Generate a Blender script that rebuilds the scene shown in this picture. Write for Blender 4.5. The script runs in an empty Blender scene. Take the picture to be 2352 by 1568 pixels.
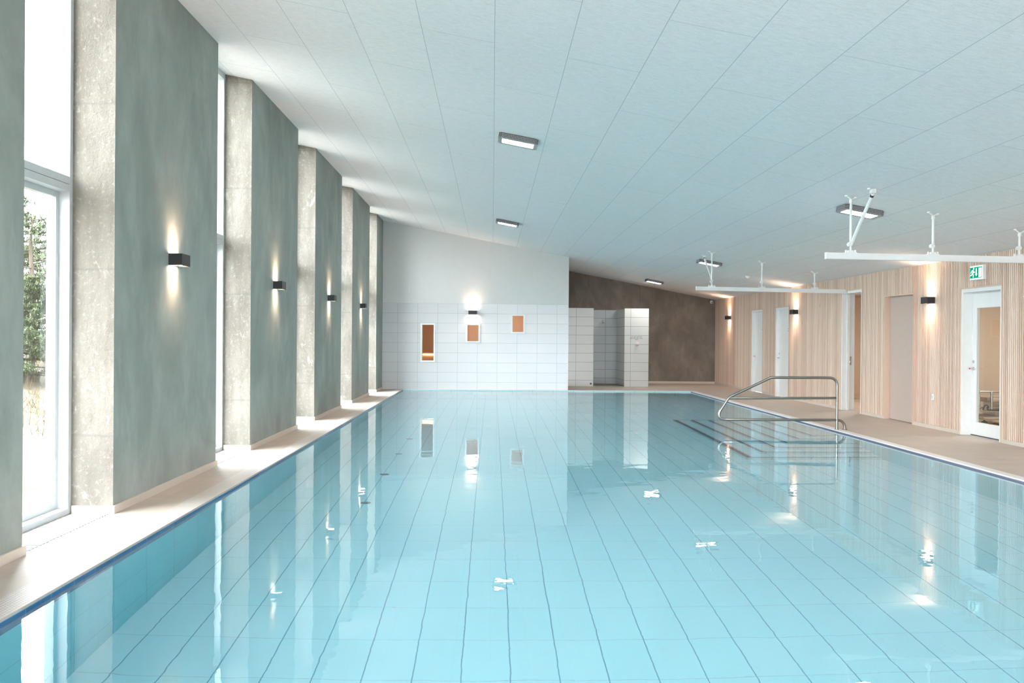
import bpy, bmesh, math, random
from mathutils import Vector, Matrix, noise
random.seed(7)
R = math.radians
sc = bpy.context.scene
COL = sc.collection

# ------------------------------------------------------------------ camera
F = 2100.0                                    # focal length in pixels of the 2352 px wide frame
yaw, pit, rol = math.atan(45.06 / F), math.atan(7.65 / F), R(0.45)
cd = bpy.data.cameras.new('camera')
cd.sensor_width = 36.0
cd.lens = F / 2352 * 36.0
cd.clip_start = 0.05
cd.clip_end = 300
cam = bpy.data.objects.new('camera', cd)
COL.objects.link(cam)
cam.matrix_world = (Matrix.Translation((0, 0, 1.5)) @ Matrix.Rotation(-yaw, 4, 'Z')
                    @ Matrix.Rotation(math.pi / 2 - pit, 4, 'X') @ Matrix.Rotation(rol, 4, 'Z'))
sc.camera = cam

# ------------------------------------------------------------------ world, light, exposure
W = bpy.data.worlds.new('overcast_sky')
sc.world = W
W.use_nodes = True
WN = W.node_tree.nodes['Background']
WN.inputs['Color'].default_value = (0.975, 0.955, 1.0, 1)
WN.inputs['Strength'].default_value = 7.8
sc.view_settings.view_transform = 'Standard'
sc.view_settings.look = 'None'
sc.view_settings.gamma = 1.0
sc.view_settings.use_curve_mapping = False
sc.view_settings.exposure = 1.53
cy = sc.cycles
cy.max_bounces = 8
cy.diffuse_bounces = 4
cy.adaptive_threshold = 0.05
cy.glossy_bounces = 4
cy.transmission_bounces = 6
cy.transparent_max_bounces = 12
cy.sample_clamp_indirect = 30.0
cy.sample_clamp_direct = 0.0
cy.caustics_reflective = True
cy.caustics_refractive = True
cy.blur_glossy = 1.0

# key levels (metres)
XL, XR = -3.18, 7.58                          # pier faces, timber wall face
PX0, PX1, PY0, PY1 = -2.57, 5.77, 2.4, 26.42  # pool
YB = -4.5                                     # wall behind the camera
def ceil_z(x): return 4.865 - 0.187 * (x + 3.18)
SL = math.atan(0.187)
PITCH, GAP0 = 4.335, 1.94                     # window bays
def pier_y(i): return 3.42 + PITCH * i, 6.27 + PITCH * i
WTOP = -0.028                                  # water level

def portal(name, loc, rot, sx, sy):
    l = bpy.data.lights.new(name, 'AREA')
    l.shape = 'RECTANGLE'; l.size = sx; l.size_y = sy
    l.energy = 1
    l.cycles.is_portal = True
    o = bpy.data.objects.new(name, l)
    COL.objects.link(o)
    o.location = loc; o.rotation_euler = rot
for i in range(-2, 5):
    y0 = pier_y(i)[1]
    portal('sky_portal', (-3.95, y0 + 0.74, 2.45), (0, -math.pi / 2, 0), 4.9, 1.48)
portal('sky_portal', (2.2, YB - 0.25, 1.6), (math.pi / 2, 0, 0), 10.2, 2.8)

# ------------------------------------------------------------------ helpers: nodes
class NT:
    def __init__(s, name):
        s.m = bpy.data.materials.new(name); s.m.use_nodes = True
        s.t = s.m.node_tree; s.N = s.t.nodes; s.L = s.t.links
        s.N.clear()
        s.out = s.N.new('ShaderNodeOutputMaterial')
    def n(s, typ, **kw):
        nd = s.N.new('ShaderNode' + typ)
        for k, v in kw.items():
            if k in nd.inputs: nd.inputs[k].default_value = v
            else: setattr(nd, k, v)
        return nd
    def l(s, a, b): s.L.new(a, b)
    def inp(s, node, key, v):
        if hasattr(v, 'is_linked') or hasattr(v, 'links'): s.L.new(v, node.inputs[key])
        else: node.inputs[key].default_value = v
    def math(s, op, a, b=0.0, clamp=False):
        m = s.n('Math', operation=op, use_clamp=clamp); s.inp(m, 0, a); s.inp(m, 1, b); return m.outputs[0]
    def mix(s, f, a, b, blend='MIX'):
        m = s.n('Mix', data_type='RGBA', blend_type=blend)
        s.inp(m, 0, f); s.inp(m, 6, a); s.inp(m, 7, b); return m.outputs[2]
    def pos(s): return s.n('NewGeometry').outputs['Position']
    def obj(s): return s.n('TexCoord').outputs['Object']
    def sep(s, v):
        q = s.n('SeparateXYZ'); s.l(v, q.inputs[0]); return q.outputs
    def comb(s, x, y, z):
        q = s.n('CombineXYZ'); s.inp(q, 0, x); s.inp(q, 1, y); s.inp(q, 2, z); return q.outputs[0]
    def scale(s, v, sx, sy, sz):
        q = s.n('Mapping'); s.l(v, q.inputs[0]); q.inputs['Scale'].default_value = (sx, sy, sz); return q.outputs[0]
    def noise(s, v, sc_, det=3, rough=0.55, dist=0.0):
        q = s.n('TexNoise'); s.l(v, q.inputs['Vector'])
        q.inputs['Scale'].default_value = sc_; q.inputs['Detail'].default_value = det
        q.inputs['Roughness'].default_value = rough; q.inputs['Distortion'].default_value = dist
        return q.outputs['Fac']
    def ramp(s, f, pts):
        q = s.n('ValToRGB'); s.l(f, q.inputs[0]); e = q.color_ramp.elements
        while len(e) < len(pts): e.new(0.5)
        for k, (p, c) in enumerate(pts):
            e[k].position = p; e[k].color = c if isinstance(c, tuple) else (c, c, c, 1)
        return q.outputs[0]
    def bump(s, h, strength=0.3, dist=0.01):
        q = s.n('Bump'); s.l(h, q.inputs['Height'])
        q.inputs['Strength'].default_value = strength; q.inputs['Distance'].default_value = dist
        return q.outputs[0]
    def bsdf(s, color, rough=0.6, normal=None, metal=0.0, spec=0.5, **kw):
        b = s.n('BsdfPrincipled')
        s.inp(b, 'Base Color', color); s.inp(b, 'Roughness', rough); s.inp(b, 'Metallic', metal)
        b.inputs['Specular IOR Level'].default_value = spec
        if normal is not None: s.l(normal, b.inputs['Normal'])
        for k, v in kw.items(): s.inp(b, k, v)
        s.l(b.outputs[0], s.out.inputs[0]); return s.m
def C(r, g, b): return (r, g, b, 1.0)

def plain(name, col, rough=0.5, metal=0.0, spec=0.5):
    t = NT(name)
    f = t.noise(t.pos(), 9.0, 2)
    c = t.mix(f, tuple(x * 0.96 for x in col[:3]) + (1,), tuple(min(1, x * 1.04) for x in col[:3]) + (1,))
    return t.bsdf(c, rough, metal=metal, spec=spec)
def emit(name, col, st):
    t = NT(name); e = t.n('Emission'); e.inputs[0].default_value = col; e.inputs[1].default_value = st
    t.l(e.outputs[0], t.out.inputs[0]); return t.m

def tiles(name, uv, bw, bh, mortar, c1, c2, cm, off=0.0, u0=0.0, v0=0.0, rough=0.25, vary=0.5, extra=None, spec=0.5, bstr=0.25):
    """uv: two axis letters; bw along the first"""
    t = NT(name)
    xyz = t.sep(t.pos()); ax = {'x': xyz[0], 'y': xyz[1], 'z': xyz[2]}
    u = t.math('SUBTRACT', ax[uv[0]], u0); v = t.math('SUBTRACT', ax[uv[1]], v0)
    b = t.n('TexBrick'); t.l(t.comb(u, v, 0.0), b.inputs['Vector'])
    b.offset = off; b.offset_frequency = 2; b.squash = 1.0
    b.inputs['Scale'].default_value = 1.0; b.inputs['Mortar Size'].default_value = mortar
    b.inputs['Mortar Smooth'].default_value = 0.15; b.inputs['Bias'].default_value = 0.0
    b.inputs['Brick Width'].default_value = bw; b.inputs['Row Height'].default_value = bh
    b.inputs['Color1'].default_value = c1; b.inputs['Color2'].default_value = c2
    b.inputs['Mortar'].default_value = cm
    col = b.outputs['Color']
    if extra: col = extra(t, col)
    nrm = t.bump(t.math('SUBTRACT', 1.0, b.outputs['Fac']), bstr, 0.003)
    return t.bsdf(col, rough, nrm, spec=spec)

# ------------------------------------------------------------------ materials
M = {}
def mk_concrete(name, a, b, c, streak=(1.3, 1.3, 0.35), rough=0.75, bump=0.25, spots=False):
    t = NT(name); p = t.pos()
    f1 = t.noise(t.scale(p, *streak), 1.6, 6, 0.6, 0.4)
    f2 = t.noise(t.scale(p, streak[0] * 2.2, streak[1] * 2.2, streak[2] * 2.2), 2.0, 6, 0.7)
    col = t.ramp(f1, [(0.3, a), (0.55, b), (0.75, c)])
    col = t.mix(0.35, col, t.ramp(f2, [(0.3, a), (0.6, b), (0.8, c)]))
    big = t.noise(t.scale(p, 1, 1, 0.7), 0.75, 4, 0.6, 0.8)
    col = t.mix(t.ramp(big, [(0.38, 0.45), (0.55, 0.0)]), col, tuple(x * .8 for x in a[:3]) + (1,))
    col = t.mix(t.ramp(t.noise(t.scale(p, 1.5, 1.5, .5), 1.4, 5, .7), [(0.6, 0.0), (0.8, 0.5)]), col, tuple(x * 1.15 for x in c[:3]) + (1,))
    g = t.noise(p, 60.0, 3, 0.7)
    col = t.mix(t.math('MULTIPLY', g, 0.22), col, C(0.18, 0.18, 0.17))
    if spots:
        w = t.ramp(t.noise(t.scale(p, 1.6, 1.6, 0.8), 2.6, 9, 0.72, 0.5), [(0.60, 0.0), (0.70, 0.75)])
        col = t.mix(w, col, C(0.56, 0.55, 0.52))
        dk = t.ramp(t.noise(t.scale(p, 1.2, 1.2, 0.45), 2.0, 6, 0.65), [(0.32, 0.55), (0.46, 0.0)])
        col = t.mix(dk, col, C(.13, .12, .105))
        fine = t.noise(p, 24.0, 5, 0.7)
        col = t.mix(t.ramp(fine, [(0.55, 0.0), (0.75, 0.45)]), col, C(0.52, 0.50, 0.47))
        # pour joints
        z = t.sep(p)[2]
        j = t.math('ABSOLUTE', t.math('SUBTRACT', t.math('FRACT', t.math('ADD', t.math('MULTIPLY', z, 0.72), t.math('MULTIPLY', t.noise(p, 1.2, 2), 0.05))), 0.5))
        col = t.mix(t.ramp(j, [(0.0, 0.5), (0.012, 0.0)]), col, C(0.16, 0.15, 0.14))
        h = t.math('ADD', t.math('MULTIPLY', t.noise(p, 13.0, 6, 0.75), 1.2), t.math('MULTIPLY', g, 0.4))
        return t.bsdf(col, rough, t.bump(h, 0.8, 0.02), spec=0.3)
    return t.bsdf(col, rough, t.bump(t.math('ADD', f2, t.math('MULTIPLY', g, 0.3)), bump, 0.008), spec=0.35)
M['conc_smooth'] = mk_concrete('green_grey_formed_concrete', C(.26, .30, .275), C(.37, .41, .38), C(.48, .52, .485), streak=(1.0, 1.0, 0.6))
M['conc_rough'] = mk_concrete('rough_exposed_concrete', C(.17, .15, .125), C(.29, .27, .235), C(.40, .38, .345), streak=(2.5, 2.5, 0.5), rough=0.85, spots=True)
M['conc_dark'] = mk_concrete('dark_brown_concrete', C(.16, .132, .113), C(.27, .228, .195), C(.38, .335, .29), streak=(1.2, 1.2, 0.6), rough=0.7)
M['plaster'] = plain('white_plaster', C(.66, .665, .655), 0.8)
M['white'] = plain('white_lacquer', C(.80, .82, .82), 0.35)
M['white_metal'] = plain('white_powder_coat', C(.80, .82, .82), 0.4)
M['frame'] = plain('pale_window_lacquer', C(.55, .585, .60), 0.4)
M['black'] = plain('black_powder_coat', C(.02, .021, .024), 0.45)
M['dark_grey'] = plain('dark_rubber', C(.05, .05, .055), 0.6)
M['chrome'] = plain('brushed_chrome', C(.62, .62, .62), 0.25, metal=1.0)
M['red'] = plain('red_plastic', C(.6, .04, .05), 0.4)
M['pink'] = plain('pink_plastic', C(.75, .35, .35), 0.4)
M['skirt'] = plain('beige_skirting_tile', C(.60, .53, .47), 0.45)
M['coping'] = plain('white_coping_tile', C(.76, .74, .74), 0.3)
M['beige_wall'] = plain('beige_painted_wall', C(.72, .58, .46), 0.8)
M['beige_panel'] = plain('beige_door_laminate', C(.50, .41, .355), 0.35)
M['cushion'] = plain('sand_vinyl', C(.52, .42, .34), 0.5)
M['brown'] = plain('brown_fabric', C(.2, .13, .09), 0.8)
M['ink'] = plain('grey_print', C(.12, .12, .13), 0.6)
M['green'] = emit('exit_sign_green', C(0.0, .36, .18), .42)
M['sign_white'] = emit('exit_sign_white', C(.93, 1.0, .98), .5)
M['lamp'] = emit('ceiling_lamp_diffuser', C(1.0, .96, .90), 45.0)
M['lens'] = emit('wall_lamp_lens', C(1.0, .82, .66), 14.0)
M['led'] = emit('bench_light_strip', C(1.0, .62, .28), 6.0)
M['inlet'] = plain('grey_inlet_plastic', C(.16, .26, .3), 0.4)
M['grille_floor'] = plain('light_grey_floor_grille', C(.34, .40, .44), 0.4)
M['trunk'] = plain('tree_bark', C(.10, .08, .06), 0.9)
M['steel'] = None
def mk_steel():
    t = NT('brushed_stainless_steel'); p = t.pos()
    f = t.noise(t.scale(p, 4, 40, 40), 6.0, 3)
    return t.bsdf(t.mix(f, C(.24, .23, .21), C(.37, .355, .33)), 0.28, metal=1.0)
M['steel'] = mk_steel()

def deckx(t, col):
    f = t.noise(t.scale(t.pos(), 1.0, 3.0, 1.0), 1.4, 5, 0.6)
    g = t.noise(t.pos(), 45.0, 3, 0.7)
    col = t.mix(t.ramp(f, [(0.35, 0.0), (0.7, 0.35)]), col, C(.36, .29, .24))
    return t.mix(t.math('MULTIPLY', g, 0.15), col, C(.3, .26, .23))
M['deck'] = tiles('sand_beige_floor_tile', 'yx', 0.6, 0.3, 0.004, C(.54, .465, .405), C(.50, .43, .375), C(.43, .37, .33), off=0.5, rough=0.5, extra=deckx, bstr=0.1)
M['mosaic'] = tiles('nonslip_mosaic_tile', 'yx', 0.024, 0.024, 0.004, C(.68, .63, .59), C(.60, .55, .51), C(.42, .38, .35), rough=0.45)
tc1, tc2, tcm = C(.615, .62, .635), C(.59, .60, .62), C(.40, .42, .44)
M['tile_xz'] = tiles('white_wall_tile', 'xz', .576, .285, .005, tc1, tc2, tcm, u0=.717 - .576 * 20, v0=2.49 - .285 * 20, rough=0.22)
sc1, sc2, scm = C(.66, .66, .64), C(.63, .64, .625), C(.34, .34, .34)
M['sh_xz'] = tiles('shower_tile_front', 'xz', .576, .285, .007, sc1, sc2, scm, u0=2.626 - .576 * 20 + .012, v0=2.47 - .285 * 20, rough=0.25)
M['sh_yz'] = tiles('shower_tile_side', 'yz', .576, .285, .007, sc1, sc2, scm, v0=2.47 - .285 * 20, u0=28.8 - .576 * 20, rough=0.25)

BW, BH = .590, .3095
pf1, pf2, pfm = C(.30, .71, .79), C(.28, .68, .77), C(.07, .25, .35)
M['pool_xy'] = tiles('pale_blue_pool_floor_tile', 'yx', BW, BH, .007, pf1, pf2, pfm, u0=5.70 - BW * 20, v0=.13 - BH * 20, rough=0.4)
def mk_poolfloor():
    t = NT('pale_blue_pool_floor_tile'); xyz = t.sep(t.pos())
    def line(c, o, p, w):
        f = t.math('ABSOLUTE', t.math('SUBTRACT', t.math('FRACT', t.math('ADD', t.math('DIVIDE', t.math('SUBTRACT', c, o), p), 50.5)), 0.5))
        return t.ramp(f, [(w / p * .55, 1.0), (w / p * .9, 0.0)])
    a = line(xyz[0], .13, BH, .0058); b = line(xyz[1], 5.70, BW, .0048)
    ix = t.math('FLOOR', t.math('DIVIDE', t.math('SUBTRACT', xyz[0], .13), BH)); iy = t.math('FLOOR', t.math('DIVIDE', t.math('SUBTRACT', xyz[1], 5.70), BW))
    w = t.n('TexWhiteNoise', noise_dimensions='2D'); t.l(t.comb(ix, iy, 0.0), w.inputs['Vector'])
    col = t.mix(w.outputs['Value'], C(.42, .80, .91), C(.45, .815, .92))
    col = t.mix(b, col, C(.34, .60, .72)); col = t.mix(a, col, C(.13, .38, .55))
    return t.bsdf(col, 0.4)
M['pool_xy'] = mk_poolfloor()
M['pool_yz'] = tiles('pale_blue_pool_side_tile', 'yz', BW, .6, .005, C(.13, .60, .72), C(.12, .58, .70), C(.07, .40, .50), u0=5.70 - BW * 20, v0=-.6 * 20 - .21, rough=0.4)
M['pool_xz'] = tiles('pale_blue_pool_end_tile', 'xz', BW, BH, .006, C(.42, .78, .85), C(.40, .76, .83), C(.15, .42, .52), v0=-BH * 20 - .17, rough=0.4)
M['band'] = tiles('dark_blue_waterline_tile', 'yz', .295, .155, .004, C(.006, .085, .25), C(.010, .10, .28), C(.05, .2, .34), u0=5.70 - BW * 20, v0=-.17 - .155 * 10, rough=0.2)
M['band_grey'] = plain('violet_grey_waterline_tile', C(.15, .145, .22), 0.25)
M['nosing'] = plain('dark_blue_step_nosing', C(.01, .07, .16), 0.4)

def mk_ceiling():
    t = NT('pale_acoustic_wood_wool_panel')
    xyz = t.sep(t.pos())
    b = t.n('TexBrick'); t.l(t.comb(t.math('SUBTRACT', xyz[1], 10.03 - 2.85 * 10), t.math('ADD', xyz[0], .685 * 21), 0.0), b.inputs['Vector'])
    b.offset = 0.5; b.offset_frequency = 2
    for k, v in (('Scale', 1.0), ('Mortar Size', .0035), ('Mortar Smooth', .1), ('Bias', 0.0), ('Brick Width', 2.85), ('Row Height', .685)):
        b.inputs[k].default_value = v
    b.inputs['Color1'].default_value = C(.90, .875, .87); b.inputs['Color2'].default_value = C(.87, .85, .85)
    b.inputs['Mortar'].default_value = C(.50, .54, .56)
    f = t.noise(t.scale(t.pos(), 9, 70, 35), 1.0, 5, 0.75)
    g = t.noise(t.scale(t.pos(), 60, 220, 100), 1.0, 2, 0.8)
    col = t.mix(t.ramp(f, [(0.36, 0.42), (0.56, 0.0)]), b.outputs[0], C(.60, .62, .63))
    col = t.mix(t.ramp(g, [(0.35, 0.25), (0.55, 0.0)]), col, C(.48, .54, .56))
    h = t.math('ADD', t.math('MULTIPLY', g, 0.5), t.math('SUBTRACT', 1.0, b.outputs['Fac']))
    return t.bsdf(col, 0.9, t.bump(h, 0.3, 0.004), spec=0.1)
M['ceiling'] = mk_ceiling()

def mk_slat(name, board=0.05, cols=None):
    t = NT(name); xyz = t.sep(t.pos())
    idx = t.math('FLOOR', t.math('DIVIDE', xyz[1], board))
    w = t.n('TexWhiteNoise', noise_dimensions='1D'); t.l(idx, w.inputs['W'])
    grain = t.noise(t.scale(t.pos(), 30, 30, 1.2), 2.0, 4, 0.65)
    cols = cols or (C(.64, .485, .385), C(.76, .61, .50), C(.84, .70, .59))
    col = t.ramp(w.outputs['Value'], [(0.0, cols[0]), (0.5, cols[1]), (1.0, cols[2])])
    col = t.mix(t.ramp(grain, [(0.4, 0.0), (0.75, 0.4)]), col, C(.52, .34, .24))
    i2 = t.math('FLOOR', t.math('DIVIDE', xyz[1], board * 3))
    w2 = t.n('TexWhiteNoise', noise_dimensions='1D'); t.l(i2, w2.inputs['W'])
    col = t.mix(t.ramp(w2.outputs['Value'], [(0.9, 0.0), (0.96, 0.4)]), col, C(.66, .36, .26))
    kn = t.n('TexVoronoi'); t.l(t.scale(t.pos(), 0.1, 3.0, 1.1), kn.inputs['Vector']); kn.inputs['Scale'].default_value = 1.0
    col = t.mix(t.ramp(kn.outputs['Distance'], [(0.02, 0.8), (0.05, 0.0)]), col, C(.25, .14, .08))
    return t.bsdf(col, 0.6, t.bump(grain, 0.15, 0.003), spec=0.3)
M['slat'] = mk_slat('pale_ash_slat')
M['slat_back'] = plain('timber_backing_board', C(.36, .25, .18), 0.8)
M['trimwood'] = plain('pale_timber_trim', C(.66, .50, .39), 0.55)
def mk_sauna(ax):
    t = NT('warm_sauna_board_' + ax); xyz = t.sep(t.pos())
    s = {'x': xyz[0], 'y': xyz[1], 'z': xyz[2]}[ax]
    fr = t.math('FRACT', t.math('DIVIDE', s, 0.09))
    idx = t.math('FLOOR', t.math('DIVIDE', s, 0.09))
    w = t.n('TexWhiteNoise', noise_dimensions='1D'); t.l(idx, w.inputs['W'])
    col = t.mix(w.outputs['Value'], C(.58, .36, .24), C(.68, .45, .31))
    col = t.mix(t.ramp(fr, [(0.0, 0.6), (0.06, 0.0)]), col, C(.2, .09, .04))
    return t.bsdf(col, 0.6)
M['sauna_x'] = mk_sauna('x'); M['sauna_y'] = mk_sauna('y'); M['sauna_z'] = mk_sauna('z')

def mk_perf():
    t = NT('perforated_lamp_side'); o = t.sep(t.obj())
    a = t.math('ADD', o[0], o[1])
    fx = t.math('ABSOLUTE', t.math('SUBTRACT', t.math('FRACT', t.math('MULTIPLY', a, 50.0)), 0.5))
    fz = t.math('ABSOLUTE', t.math('SUBTRACT', t.math('FRACT', t.math('MULTIPLY', o[2], 50.0)), 0.5))
    k = t.math('MULTIPLY', t.math('LESS_THAN', fx, 0.3), t.math('LESS_THAN', fz, 0.3))
    return t.bsdf(t.mix(k, C(.30, .30, .32), C(.02, .02, .025)), 0.5)
M['perf'] = mk_perf()
M['housing'] = plain('light_grey_lamp_housing', C(.36, .36, .37), 0.5)

def mk_glass(name='clear_window_glass', ior=1.5):
    t = NT(name)
    tr = t.n('BsdfTransparent'); tr.inputs[0].default_value = C(.95, .985, .975)
    gl = t.n('BsdfGlossy'); gl.inputs['Roughness'].default_value = 0.0
    fr = t.n('Fresnel'); fr.inputs['IOR'].default_value = ior
    bf = t.math('SUBTRACT', 1.0, t.n('NewGeometry').outputs['Backfacing'])
    mx = t.n('MixShader'); t.l(t.math('MULTIPLY', fr.outputs[0], bf), mx.inputs[0]); t.l(tr.outputs[0], mx.inputs[1]); t.l(gl.outputs[0], mx.inputs[2])
    t.l(mx.outputs[0], t.out.inputs[0]); return t.m
M['glass'] = mk_glass()
M['sauna_glass'] = mk_glass('low_reflection_sauna_glass', 1.12)

def mk_water():
    t = NT('clear_pool_water'); p = t.pos()
    a = t.noise(t.scale(p, 1.0, 1.3, 1.0), 1.6, 2, 0.5, 0.3)
    b = t.noise(t.scale(p, 1.0, 1.5, 1.0), 6.0, 2, 0.5, 0.3)
    patch = t.ramp(t.noise(p, 0.35, 2), [(0.35, 0.25), (0.65, 1.0)])
    h = t.math('ADD', t.math('MULTIPLY', a, 1.0), t.math('MULTIPLY', t.math('MULTIPLY', b, 0.20), patch))
    nrm = t.bump(h, 1.0, 0.0022)
    g = t.n('BsdfGlass'); g.inputs['IOR'].default_value = 1.333; g.inputs['Roughness'].default_value = 0.0
    g.inputs['Color'].default_value = C(.97, .995, 1.0); t.l(nrm, g.inputs['Normal'])
    t.l(g.outputs[0], t.out.inputs[0]); return t.m
M['water'] = mk_water()

def mk_ground():
    t = NT('pale_sandy_ground'); p = t.pos()
    f = t.noise(p, 0.8, 6, 0.6)
    col = t.ramp(f, [(0.35, C(.09, .075, .055)), (0.5, C(.13, .115, .09)), (0.7, C(.17, .155, .13))])
    return t.bsdf(col, 0.95, t.bump(t.noise(p, 6.0, 5), 0.5, 0.05), spec=0.1)
M['ground'] = mk_ground()
def mk_leafy(name, a, b, tl=0.2):
    t = NT(name); f = t.noise(t.pos(), 3.0, 3)
    return t.bsdf(t.mix(f, a, b), 0.8, spec=0.1)
M['needles'] = mk_leafy('pine_needles', C(.065, .09, .05), C(.125, .155, .085))
M['grass'] = mk_leafy('dry_grass', C(.11, .085, .05), C(.17, .14, .09))

# ------------------------------------------------------------------ helpers: meshes
class MB:
    def __init__(s, *mats): s.v = []; s.f = []; s.mi = []; s.mats = list(mats) or []
    def _m(s, m):
        if m is None: return 0
        if m not in s.mats: s.mats.append(m)
        return s.mats.index(m)
    def poly(s, pts, m=None, faces=None):
        k = len(s.v); s.v += [tuple(p) for p in pts]
        for f in (faces or [tuple(range(len(pts)))]):
            s.f.append(tuple(k + i for i in f)); s.mi.append(s._m(m))
    def box(s, x0, x1, y0, y1, z0, z1, m=None, fm=None, top=None):
        """fm: per-face materials {'x-','x+','y-','y+','z-','z+'}; top: function x -> z for a sloped top"""
        k = len(s.v)
        ta, tb = (top(x0), top(x1)) if top else (z1, z1)
        s.v += [(x0, y0, z0), (x1, y0, z0), (x1, y1, z0), (x0, y1, z0), (x0, y0, ta), (x1, y0, tb), (x1, y1, tb), (x0, y1, ta)]
        for key, f in (('z-', (0, 3, 2, 1)), ('z+', (4, 5, 6, 7)), ('y-', (0, 1, 5, 4)), ('x+', (1, 2, 6, 5)), ('y+', (2, 3, 7, 6)), ('x-', (3, 0, 4, 7))):
            s.f.append(tuple(k + i for i in f)); s.mi.append(s._m((fm or {}).get(key, m)))
        return s
    def tube(s, pts, r, m=None, seg=12, caps=True):
        P = [Vector(p) for p in pts]; k0 = len(s.v); n = len(P); up = None; rr = r if isinstance(r, (list, tuple)) else [r] * n
        for i in range(n):
            d = (P[min(i + 1, n - 1)] - P[max(i - 1, 0)]).normalized()
            if up is None:
                up = Vector((0, 0, 1)) if abs(d.z) < 0.9 else Vector((1, 0, 0))
            a = d.cross(up).normalized(); up = a.cross(d).normalized()
            for j in range(seg):
                th = 2 * math.pi * j / seg
                s.v.append(tuple(P[i] + rr[i] * (math.cos(th) * a + math.sin(th) * up)))
        mi = s._m(m)
        for i in range(n - 1):
            for j in range(seg):
                a0 = k0 + i * seg + j; a1 = k0 + i * seg + (j + 1) % seg
                s.f.append((a0, a1, a1 + seg, a0 + seg)); s.mi.append(mi)
        if caps:
            s.f.append(tuple(k0 + j for j in range(seg))[::-1]); s.mi.append(mi)
            s.f.append(tuple(k0 + (n - 1) * seg + j for j in range(seg))); s.mi.append(mi)
        return s
    def build(s, name, parent=None, mat=None, loc=None, smooth=False, bevel=0.0, fixn=True):
        me = bpy.data.meshes.new(name)
        me.from_pydata(s.v, [], s.f)
        if mat is not None and not s.mats: s.mats = [mat]
        elif mat is not None and s.mats and s.mats[0] is not mat: s.mats = [mat] + s.mats; s.mi = [i + 1 for i in s.mi]
        for m in s.mats: me.materials.append(m)
        for p, i in zip(me.polygons, s.mi): p.material_index = min(i, max(0, len(s.mats) - 1))
        if fixn or bevel:
            bm = bmesh.new(); bm.from_mesh(me)
            if bevel:
                bmesh.ops.remove_doubles(bm, verts=bm.verts, dist=1e-5)
                ed = [e for e in bm.edges if len(e.link_faces) == 2 and e.calc_face_angle(0) > 0.6]
                bmesh.ops.bevel(bm, geom=ed, offset=bevel, segments=2, affect='EDGES', profile=0.6, clamp_overlap=True)
            bmesh.ops.recalc_face_normals(bm, faces=bm.faces)
            bm.to_mesh(me); bm.free()
        if smooth:
            for p in me.polygons: p.use_smooth = True
            try: me.set_sharp_from_angle(angle=R(40))
            except Exception: pass
        o = bpy.data.objects.new(name, me); COL.objects.link(o)
        if parent: o.parent = parent
        if loc: o.location = loc
        return o

def fillet(pts, rad, n=7):
    P = [Vector(p) for p in pts]; out = [P[0]]
    for i in range(1, len(P) - 1):
        r = rad[i - 1] if isinstance(rad, (list, tuple)) else rad
        a, b, c = P[i - 1], P[i], P[i + 1]
        d1, d2 = (a - b).normalized(), (c - b).normalized()
        ang = d1.angle(d2); t = min(r / math.tan(ang / 2), (a - b).length * (.96 if i == 1 else .49), (c - b).length * (.96 if i == len(P) - 2 else .49))
        s_, e_ = b + d1 * t, b + d2 * t
        for k in range(n + 1):
            u = k / n; out.append((1 - u) ** 2 * s_ + 2 * u * (1 - u) * b + u * u * e_)
    out.append(P[-1]); return out

def empty(name, loc=(0, 0, 0), rz=0.0, rot=None):
    o = bpy.data.objects.new(name, None); COL.objects.link(o)
    o.location = loc; o.rotation_euler = rot or (0, 0, rz); o.empty_display_size = 0.1
    return o
def tag(o, label=None, cat=None, group=None, kind=None):
    if label: o['label'] = label
    if cat: o['category'] = cat
    if group: o['group'] = group
    if kind: o['kind'] = kind
    return o
def kids(o): return [c for c in COL.objects if c.parent == o]
def copy_tree(o, parent=None):
    c = o.copy(); COL.objects.link(c); c.parent = parent
    for ch in kids(o): copy_tree(ch, c)
    return c
def struct(o, label=None): return tag(o, label, None, None, 'structure')

def holed(mb, axis, p0, p1, u0, u1, v0, v1, holes, m=None, fm=None, top=None):
    """wall slab between p0..p1 on `axis`, spanning u (other horizontal axis) and v (z), with rectangular holes (u0,u1,v0,v1)"""
    us = sorted({u0, u1} | {h[0] for h in holes} | {h[1] for h in holes})
    for a, b in zip(us, us[1:]):
        mid = (a + b) / 2
        hs = sorted([(h[2], h[3]) for h in holes if h[0] <= mid <= h[1]])
        z = v0; spans = []
        for (h0, h1) in hs:
            if h0 > z + 1e-6: spans.append((z, h0, False))
            z = max(z, h1)
        spans.append((z, v1, True))
        for (za, zb, last) in spans:
            tp = top if (last and top) else None
            if axis == 'y': mb.box(a, b, p0, p1, za, zb, m, fm, tp)
            else: mb.box(p0, p1, a, b, za, zb, m, fm, tp)

# ================================================================== SETTING
# ---- floor deck (hole for the pool)
fl = MB(M['deck'])
FX0, FX1 = -3.75, 7.95
G_ = .11
fl.box(FX0, FX1, YB - .2, PY0 - G_, -0.3, 0)
fl.box(FX0, PX0 - G_, PY0 - G_, 26.8, -0.3, 0)
fl.box(PX1 + G_, FX1, PY0 - G_, 31.3, -0.3, 0)
fl.box(PX0 - G_, PX1 + G_, PY1 + G_, 31.3, -0.3, 0)
struct(fl.build('floor'), 'sand beige tiled pool deck')
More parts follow.
